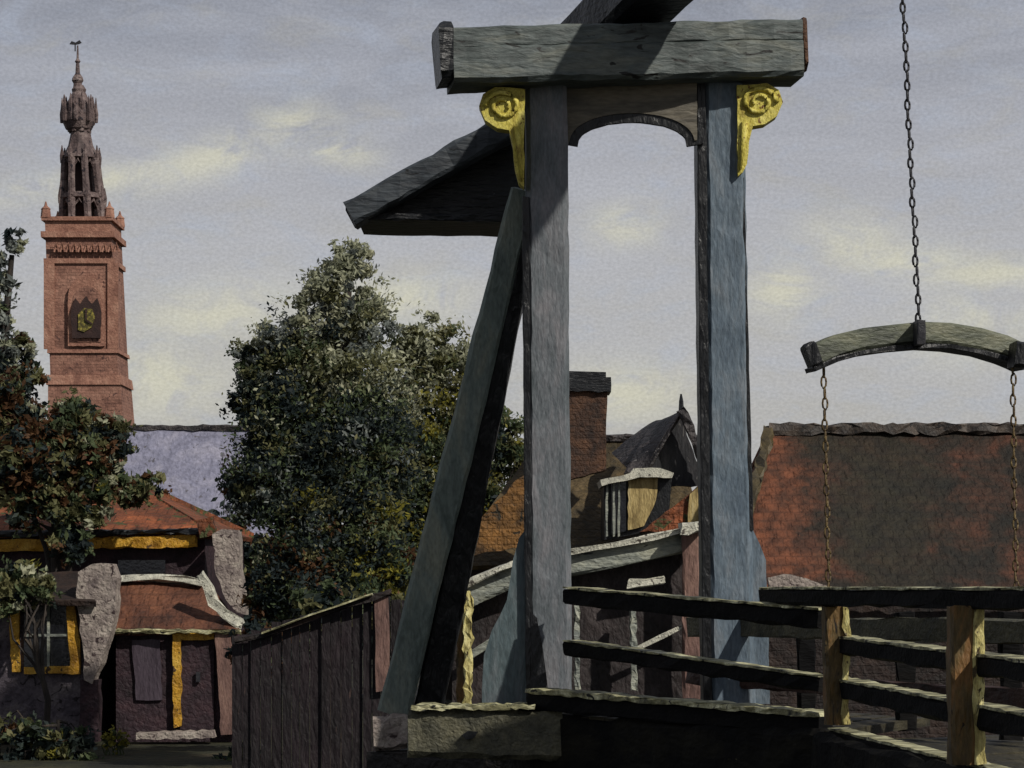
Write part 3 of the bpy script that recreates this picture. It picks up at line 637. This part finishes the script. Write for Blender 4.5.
def crown(blobs, parent, leaf, per=55, dens=1.0, name='crown', flat=.7):
    """blobs: (px, py, r_px, Y, weights over FM, count of clumps); leaves as small bent quads"""
    V = []; Fc = []; MI = []; clumps = []
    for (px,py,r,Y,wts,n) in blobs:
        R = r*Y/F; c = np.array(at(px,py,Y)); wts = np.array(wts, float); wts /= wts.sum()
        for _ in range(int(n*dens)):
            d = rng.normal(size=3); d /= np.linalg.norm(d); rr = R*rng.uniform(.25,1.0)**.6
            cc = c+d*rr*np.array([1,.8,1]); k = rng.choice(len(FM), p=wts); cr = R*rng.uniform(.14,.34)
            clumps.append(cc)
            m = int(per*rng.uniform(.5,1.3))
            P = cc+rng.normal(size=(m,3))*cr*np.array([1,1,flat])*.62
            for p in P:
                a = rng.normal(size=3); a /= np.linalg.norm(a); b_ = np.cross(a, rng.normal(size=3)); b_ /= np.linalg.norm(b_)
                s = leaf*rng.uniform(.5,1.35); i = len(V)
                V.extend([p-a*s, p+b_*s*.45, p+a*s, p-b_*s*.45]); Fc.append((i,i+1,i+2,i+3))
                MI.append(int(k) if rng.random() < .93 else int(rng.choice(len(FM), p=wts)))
    for (px,py,r,Y,wts,n) in blobs:          # loose outer sprays
        R = r*Y/F; c = np.array(at(px,py,Y)); wts = np.array(wts, float); wts /= wts.sum()
        for _ in range(int(n*dens*.45)):
            d = rng.normal(size=3); d /= np.linalg.norm(d); cc = c+d*R*rng.uniform(.95,1.34); k = rng.choice(len(FM), p=wts)
            for p in cc+rng.normal(size=(int(per*.22),3))*R*.13:
                a = rng.normal(size=3); a /= np.linalg.norm(a); b_ = np.cross(a, rng.normal(size=3)); b_ /= np.linalg.norm(b_)
                s = leaf*rng.uniform(.35,1.0); i = len(V)
                V.extend([p-a*s, p+b_*s*.45, p+a*s, p-b_*s*.45]); Fc.append((i,i+1,i+2,i+3)); MI.append(int(k))
    base = np.array(world(parent)); V = np.array(V)-base
    me = bpy.data.meshes.new(name); me.from_pydata(V.tolist(), [], Fc)
    for m in FM: me.materials.append(m)
    me.polygons.foreach_set('material_index', MI); me.update()
    o = bpy.data.objects.new(name, me); C.objects.link(o); o.parent = parent
    return clumps
def trunk(parent, base, pts, r0, clumps, nb=26, lim=.05):
    P = [Vector(base)]+pts; n = len(P); b = MB(); b.tube(P, [r0*(1-.75*i/(n-1)) for i in range(n)], 9, jit=.1)
    for k in range(nb):
        c = Vector(clumps[rng.integers(len(clumps))]); f = rng.uniform(.3,1); i = min(n-2, int(f*(n-1))); s = P[i].lerp(P[i+1], f*(n-1)-i)
        if c.z < s.z-.5: continue
        mid = s.lerp(c, .5)+Vector(rng.normal(size=3)*.12)
        b.tube([s, s.lerp(mid,.5)+Vector(rng.normal(size=3)*.05), mid, c], [lim*1.5, lim, lim*.7, lim*.25], 5)
    b.build('trunk', m_bark, parent)
# weights: dark, green, olive, sage, yellow, rust, grey
T1 = thing('broadleaf_tree', 'tall bushy dark green tree rising left of the slanting brace, its top sage grey', 'tree', (at(335,738,36.5).x, 36.5, 0))
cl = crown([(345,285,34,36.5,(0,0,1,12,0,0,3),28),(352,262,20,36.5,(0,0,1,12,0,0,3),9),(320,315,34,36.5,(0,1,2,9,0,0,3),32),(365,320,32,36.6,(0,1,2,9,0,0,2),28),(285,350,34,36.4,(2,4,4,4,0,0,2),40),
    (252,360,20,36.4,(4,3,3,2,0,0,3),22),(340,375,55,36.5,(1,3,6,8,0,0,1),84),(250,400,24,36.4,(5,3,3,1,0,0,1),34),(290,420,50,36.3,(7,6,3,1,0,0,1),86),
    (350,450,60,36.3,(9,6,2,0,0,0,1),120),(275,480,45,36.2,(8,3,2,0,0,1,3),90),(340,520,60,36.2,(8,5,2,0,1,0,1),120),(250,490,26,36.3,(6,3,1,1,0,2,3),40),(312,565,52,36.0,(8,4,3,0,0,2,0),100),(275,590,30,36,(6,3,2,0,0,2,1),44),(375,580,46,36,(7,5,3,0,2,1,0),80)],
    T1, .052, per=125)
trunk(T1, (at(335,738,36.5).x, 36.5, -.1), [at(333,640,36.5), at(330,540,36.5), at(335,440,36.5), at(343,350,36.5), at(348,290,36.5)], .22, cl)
T2 = thing('broadleaf_tree', 'lighter olive tree behind the slanting brace with yellow green tufts on its right', 'tree', (at(450,738,58).x, 58, 0))
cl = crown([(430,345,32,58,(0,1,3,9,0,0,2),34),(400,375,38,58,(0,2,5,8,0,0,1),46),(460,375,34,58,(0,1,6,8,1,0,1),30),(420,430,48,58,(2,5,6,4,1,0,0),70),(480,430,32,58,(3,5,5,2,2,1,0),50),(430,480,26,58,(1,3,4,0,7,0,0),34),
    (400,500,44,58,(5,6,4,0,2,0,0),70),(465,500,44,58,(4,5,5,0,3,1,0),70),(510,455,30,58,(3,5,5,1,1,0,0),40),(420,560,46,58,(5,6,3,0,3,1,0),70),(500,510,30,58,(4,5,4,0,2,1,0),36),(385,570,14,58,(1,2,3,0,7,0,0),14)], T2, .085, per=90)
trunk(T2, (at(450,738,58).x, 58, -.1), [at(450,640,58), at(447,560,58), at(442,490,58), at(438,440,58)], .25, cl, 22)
T3 = thing('broadleaf_tree', 'thin blue grey tree at the left edge beside the tower', 'tree', (at(4,738,50).x, 50, 0))
cl = crown([(16,240,12,50,(1,0,0,4,0,0,9),7),(2,272,18,50,(1,0,0,4,0,0,9),10),(-8,312,22,50,(1,1,1,4,0,0,8),14),(20,350,16,50,(3,2,1,3,0,1,4),22),(6,375,26,50,(5,3,2,2,0,2,3),44),(34,378,12,50,(3,2,2,2,0,2,2),12),(0,420,34,50,(6,3,2,1,0,4,1),64),(-10,480,34,50,(6,3,2,1,0,4,1),50)], T3, .1, per=50)
trunk(T3, (at(4,738,50).x, 50, -.1), [at(3,600,50), at(0,500,50), at(2,400,50), at(6,320,50), at(12,255,50)], .2, cl, 20)
T4 = thing('fruit_tree', 'spreading rust and olive foliage tree before the orange roof and tower foot', 'tree', (at(60,738,44.6).x, 44.6, 0))
cl = crown([(28,430,26,44.6,(4,3,4,1,0,5,0),46),(70,425,26,44.6,(3,3,6,1,0,3,0),44),(108,440,24,44.6,(4,3,4,2,0,4,0),34),(50,470,30,44.6,(3,4,6,1,1,4,0),46),(100,480,24,44.5,(2,5,6,2,1,3,0),34),(128,492,18,44.5,(1,5,6,2,0,2,0),22),(8,470,30,44.6,(3,4,4,1,0,4,0),44),(20,510,24,44.4,(5,4,4,0,0,3,0),26),(60,505,26,44.4,(4,4,5,1,0,3,0),26),(2,400,26,44.4,(6,3,3,0,0,6,0),34),(30,460,34,44.3,(7,3,2,0,0,6,0),44),(88,455,22,44.4,(4,4,5,1,0,3,0),24),(94,512,16,44.4,(2,5,6,1,0,0,0),14),(70,540,20,44.3,(5,4,4,0,0,1,0),18),(150,486,14,44.4,(1,5,6,2,0,1,0),10)], T4, .09, per=50)
trunk(T4, (at(60,738,44.6).x, 44.6, -.1), [at(58,640,44.6), at(55,560,44.6), at(60,490,44.6), at(66,440,44.6)], .14, cl, 22)
S1 = thing('shrub', 'olive green shrub against the plastered outbuilding at the left edge', 'shrub', (at(25,738,41.2).x, 41.2, 0))
cl = crown([(18,585,22,41.5,(2,6,6,1,1,0,0),34),(44,590,14,41.5,(2,6,6,1,1,0,0),16),(4,600,20,41.5,(3,6,4,1,0,0,0),24)], S1, .08, per=50)
trunk(S1, (at(45,738,41.2).x, 41.2, -.1), [at(48,700,41.2), at(38,660,41.2), at(36,630,41.4), at(28,600,41.5)], .07, cl, 12, .03)
def bush(label, x, y, Y, w, n, rows=3, grp='low garden bushes'):
    b0 = thing('bush', label, 'bush', (at(x,738,Y).x, Y, 0), grp)
    bl = [(x+random.uniform(-1,1)*w, y+random.uniform(-8,8), w*.6, Y+random.uniform(-.3,.3), wt, n) for wt in rows for _ in range(3)]
    cl = crown(bl, b0, .08, per=45)
    trunk(b0, (at(x,738,Y).x, Y, -.05), [at(x,760,Y) if at(x,760,Y).z > .1 else at(x,720,Y), at(x,y,Y)], .05, cl, 8, .02)
DG = (8,3,2,0,0,1,0)
bush('yellow flecked bush lowest in the left corner before the shed', 58, 752, 39, 40, 10, [(5,4,3,0,3,0,0),DG])
bush('dark bush at the shed foot right of its door', 236, 762, 39, 20, 8, [DG,(6,2,3,0,0,3,0)])
bush('tall dark hedge bush between shed and board fence', 285, 655, 40, 40, 16, [DG,(5,2,2,0,0,3,1)])
bush('dark bush behind the board fence under the big tree', 350, 610, 34.5, 44, 16, [DG,(6,4,3,0,1,0,0)])
bush('dark mossy bush at the far left bottom corner', -2, 735, 39.4, 30, 10, [DG,(6,3,2,0,0,1,0)])
fl = thing('flower_clump', 'small clump of yellow flowers on the ground before the shed', 'flowers', (at(115,745,40).x,40,0))
crown([(115,740,12,40,(1,2,1,0,9,0,0),14)], fl, .05, per=26, name='blossoms')
b = MB()
for k in range(12):
    x = at(115+random.uniform(-10,10),748,40).x; b.tube([Vector((x,40,-.02)), Vector((x+random.uniform(-.08,.08),40,.16)), Vector((x+random.uniform(-.1,.1),40,.3))], [.012,.01,.006], 4)
b.build('stems', f_green, fl)
hedge = thing('hedge', 'long dark hedge beyond the trees between lavender roof and centre house', 'hedge', (at(330,640,60).x,60,0))
cl = crown([(x, 560+random.uniform(-12,12), 36, 60, (6,4,3,1,0,1,2), 30) for x in range(150,560,26)]+[(x, 620, 36, 60, (6,4,3,0,0,1,2), 24) for x in range(150,560,30)], hedge, .16, per=40)
trunk(hedge, (at(330,640,60).x,60,-.1), [at(330,610,60), at(330,580,60)], .1, cl, 20, .05)

# ------------------------------------------------------------------ camera
cam = bpy.data.cameras.new('camera'); co = bpy.data.objects.new('camera', cam); C.objects.link(co)
co.location = (0,0,EYE); co.rotation_euler = (math.radians(90),0,0)
cam.sensor_width = 36; cam.lens = 36*F/1024; cam.shift_y = (HY-384)/1024; cam.clip_end = 6000; cam.clip_start = .1
S.camera = co

# ------------------------------------------------------------------ light
to_sun = Vector((1.0,-1.0,1.12)).normalized()
sl = bpy.data.lights.new('sun','SUN'); sl.energy = 3.9; sl.angle = math.radians(1.0); sl.color = (1,.95,.86)
so = bpy.data.objects.new('sun', sl); C.objects.link(so); so.rotation_euler = to_sun.to_track_quat('Z','Y').to_euler(); so.location = (10,-10,20)
w = bpy.data.worlds.new('World'); S.world = w; w.use_nodes = True; nt = w.node_tree; N = nt.nodes; L = nt.links; N.clear()
out = N.new('ShaderNodeOutputWorld')
sky = N.new('ShaderNodeTexSky'); sky.sky_type = 'NISHITA'; sky.sun_disc = False
sky.sun_elevation = math.asin(to_sun.z); sky.sun_rotation = math.atan2(to_sun.x, to_sun.y); sky.dust_density = 3
bg1 = N.new('ShaderNodeBackground'); bg1.inputs['Strength'].default_value = .05; L.new(sky.outputs[0], bg1.inputs['Color'])
tc = N.new('ShaderNodeTexCoord'); sep = N.new('ShaderNodeSeparateXYZ'); L.new(tc.outputs['Generated'], sep.inputs[0])
def M(op, a, b=None, c=None, clamp=False):
    n = N.new('ShaderNodeMath'); n.operation = op; n.use_clamp = clamp
    for i, v in enumerate((a,b,c)):
        if v is None: continue
        if isinstance(v, (int,float)): n.inputs[i].default_value = v
        else: L.new(v, n.inputs[i])
    return n.outputs[0]
az = M('ARCTAN2', sep.outputs[0], sep.outputs[1]); elv = M('ARCSINE', sep.outputs[2])
comb = N.new('ShaderNodeCombineXYZ'); L.new(az, comb.inputs[0]); L.new(elv, comb.inputs[1])
def noise(scale, sx, sy, det=6, dist=.6, seed=0):
    mp = N.new('ShaderNodeMapping'); mp.inputs['Scale'].default_value = (sx,sy,1); mp.inputs['Location'].default_value = (seed,seed*.7,seed*1.3)
    mp.inputs['Rotation'].default_value = (0,0,.12)
    L.new(comb.outputs[0], mp.inputs[0]); n = N.new('ShaderNodeTexNoise'); n.inputs['Scale'].default_value = scale
    n.inputs['Detail'].default_value = det; n.inputs['Roughness'].default_value = .6; n.inputs['Distortion'].default_value = dist
    L.new(mp.outputs[0], n.inputs['Vector']); return n.outputs['Fac']
def ramp(f, stops):
    r = N.new('ShaderNodeValToRGB'); L.new(f, r.inputs['Fac']); e = r.color_ramp.elements
    while len(e) < len(stops): e.new(.5)
    for i, (p,c) in enumerate(stops): e[i].position = p; e[i].color = (*lin(c),1)
    return r.outputs['Color']
def mixc(f, a, b):
    n = N.new('ShaderNodeMix'); n.data_type = 'RGBA'
    if isinstance(f,(int,float)): n.inputs[0].default_value = f
    else: L.new(f, n.inputs[0])
    for i, v in ((6,a),(7,b)):
        if isinstance(v, tuple): n.inputs[i].default_value = (*lin(v),1)
        else: L.new(v, n.inputs[i])
    return n.outputs[2]
# cloud layer: elevation 0..14 deg is what the view shows
e01 = M('DIVIDE', elv, .27, clamp=True)
base = ramp(M('ADD', e01, M('MULTIPLY', M('SUBTRACT', noise(5,.6,2.2), .5), .28)),
    [(.0,(174,173,168)),(.22,(182,181,179)),(.45,(182,182,184)),(.62,(172,173,179)),(.8,(154,157,167)),(1,(126,131,143))])
strk = noise(26, .35, 1.5, 8, 1.2, 3)
base = mixc(M('MULTIPLY', M('SUBTRACT', strk, .42, clamp=True), 1.6, clamp=True), base, (188,190,198))
def elang(px, py): return ((px-512)/F, (HY-py)/math.hypot(F, px-512))
def blob(px, py, rx, ry, tilt=0):
    a0, e0 = elang(px,py)
    dx = M('SUBTRACT', az, a0); dy = M('SUBTRACT', M('SUBTRACT', elv, e0), M('MULTIPLY', dx, tilt))
    g = M('ADD', M('POWER', M('DIVIDE', dx, rx/F), 2), M('POWER', M('DIVIDE', dy, ry/F), 2))
    return M('EXPONENT', M('MULTIPLY', g, -1))
yc = None
for a in ((292,134,40,24,.1),(335,152,40,16,-.2),(215,162,90,20,.3),(110,182,110,14,.2),(850,244,46,26,-.1),(900,262,80,18,-.1),(985,275,80,16,0),(215,315,80,28,.15),(400,300,70,26,0),(160,380,70,40,0),(625,228,34,20,0),(780,290,40,30,0),(620,395,80,30,0),(960,330,60,30,0)):
    g = blob(*a); yc = g if yc is None else M('MAXIMUM', yc, g)
brk = noise(40, .8, 1.3, 9, 1.4, 9)
yf = M('MULTIPLY', yc, M('MULTIPLY', M('SUBTRACT', brk, .32, clamp=True), 4.2, clamp=True), clamp=True)
tint = noise(60, .6, 1.4, 5, .5, 12)
base = mixc(M('MULTIPLY', M('SUBTRACT', tint, .5, clamp=True), 1.6, clamp=True), base, (172,182,200))
tint2 = noise(48, .6, 1.4, 5, .5, 17)
base = mixc(M('MULTIPLY', M('SUBTRACT', tint2, .52, clamp=True), 1.6, clamp=True), base, (176,172,160))
base = mixc(M('MULTIPLY', yf, .75), base, (214,211,188))
# fine brushed/canvas mottling
fine = noise(900, .7, 1.0, 3, 0, 5)
fm = N.new('ShaderNodeMapRange'); L.new(fine, fm.inputs[0]); fm.inputs[1].default_value = .3; fm.inputs[2].default_value = .7; fm.inputs[3].default_value = .89; fm.inputs[4].default_value = 1.11
mm = N.new('ShaderNodeMix'); mm.data_type = 'RGBA'; mm.blend_type = 'MULTIPLY'; mm.inputs[0].default_value = 1; L.new(base, mm.inputs[6]); L.new(fm.outputs[0], mm.inputs[7])
bg2 = N.new('ShaderNodeBackground'); L.new(mm.outputs[2], bg2.inputs['Color']); bg2.inputs['Strength'].default_value = 1.0
ms = N.new('ShaderNodeMixShader'); ms.inputs[0].default_value = .93
L.new(bg1.outputs[0], ms.inputs[1]); L.new(bg2.outputs[0], ms.inputs[2]); L.new(ms.outputs[0], out.inputs[0])
S.view_settings.view_transform = 'Standard'; S.view_settings.look = 'None'; S.view_settings.exposure = 0; S.view_settings.gamma = 1
S.render.resolution_x = 1024; S.render.resolution_y = 768; S.render.engine = 'CYCLES'
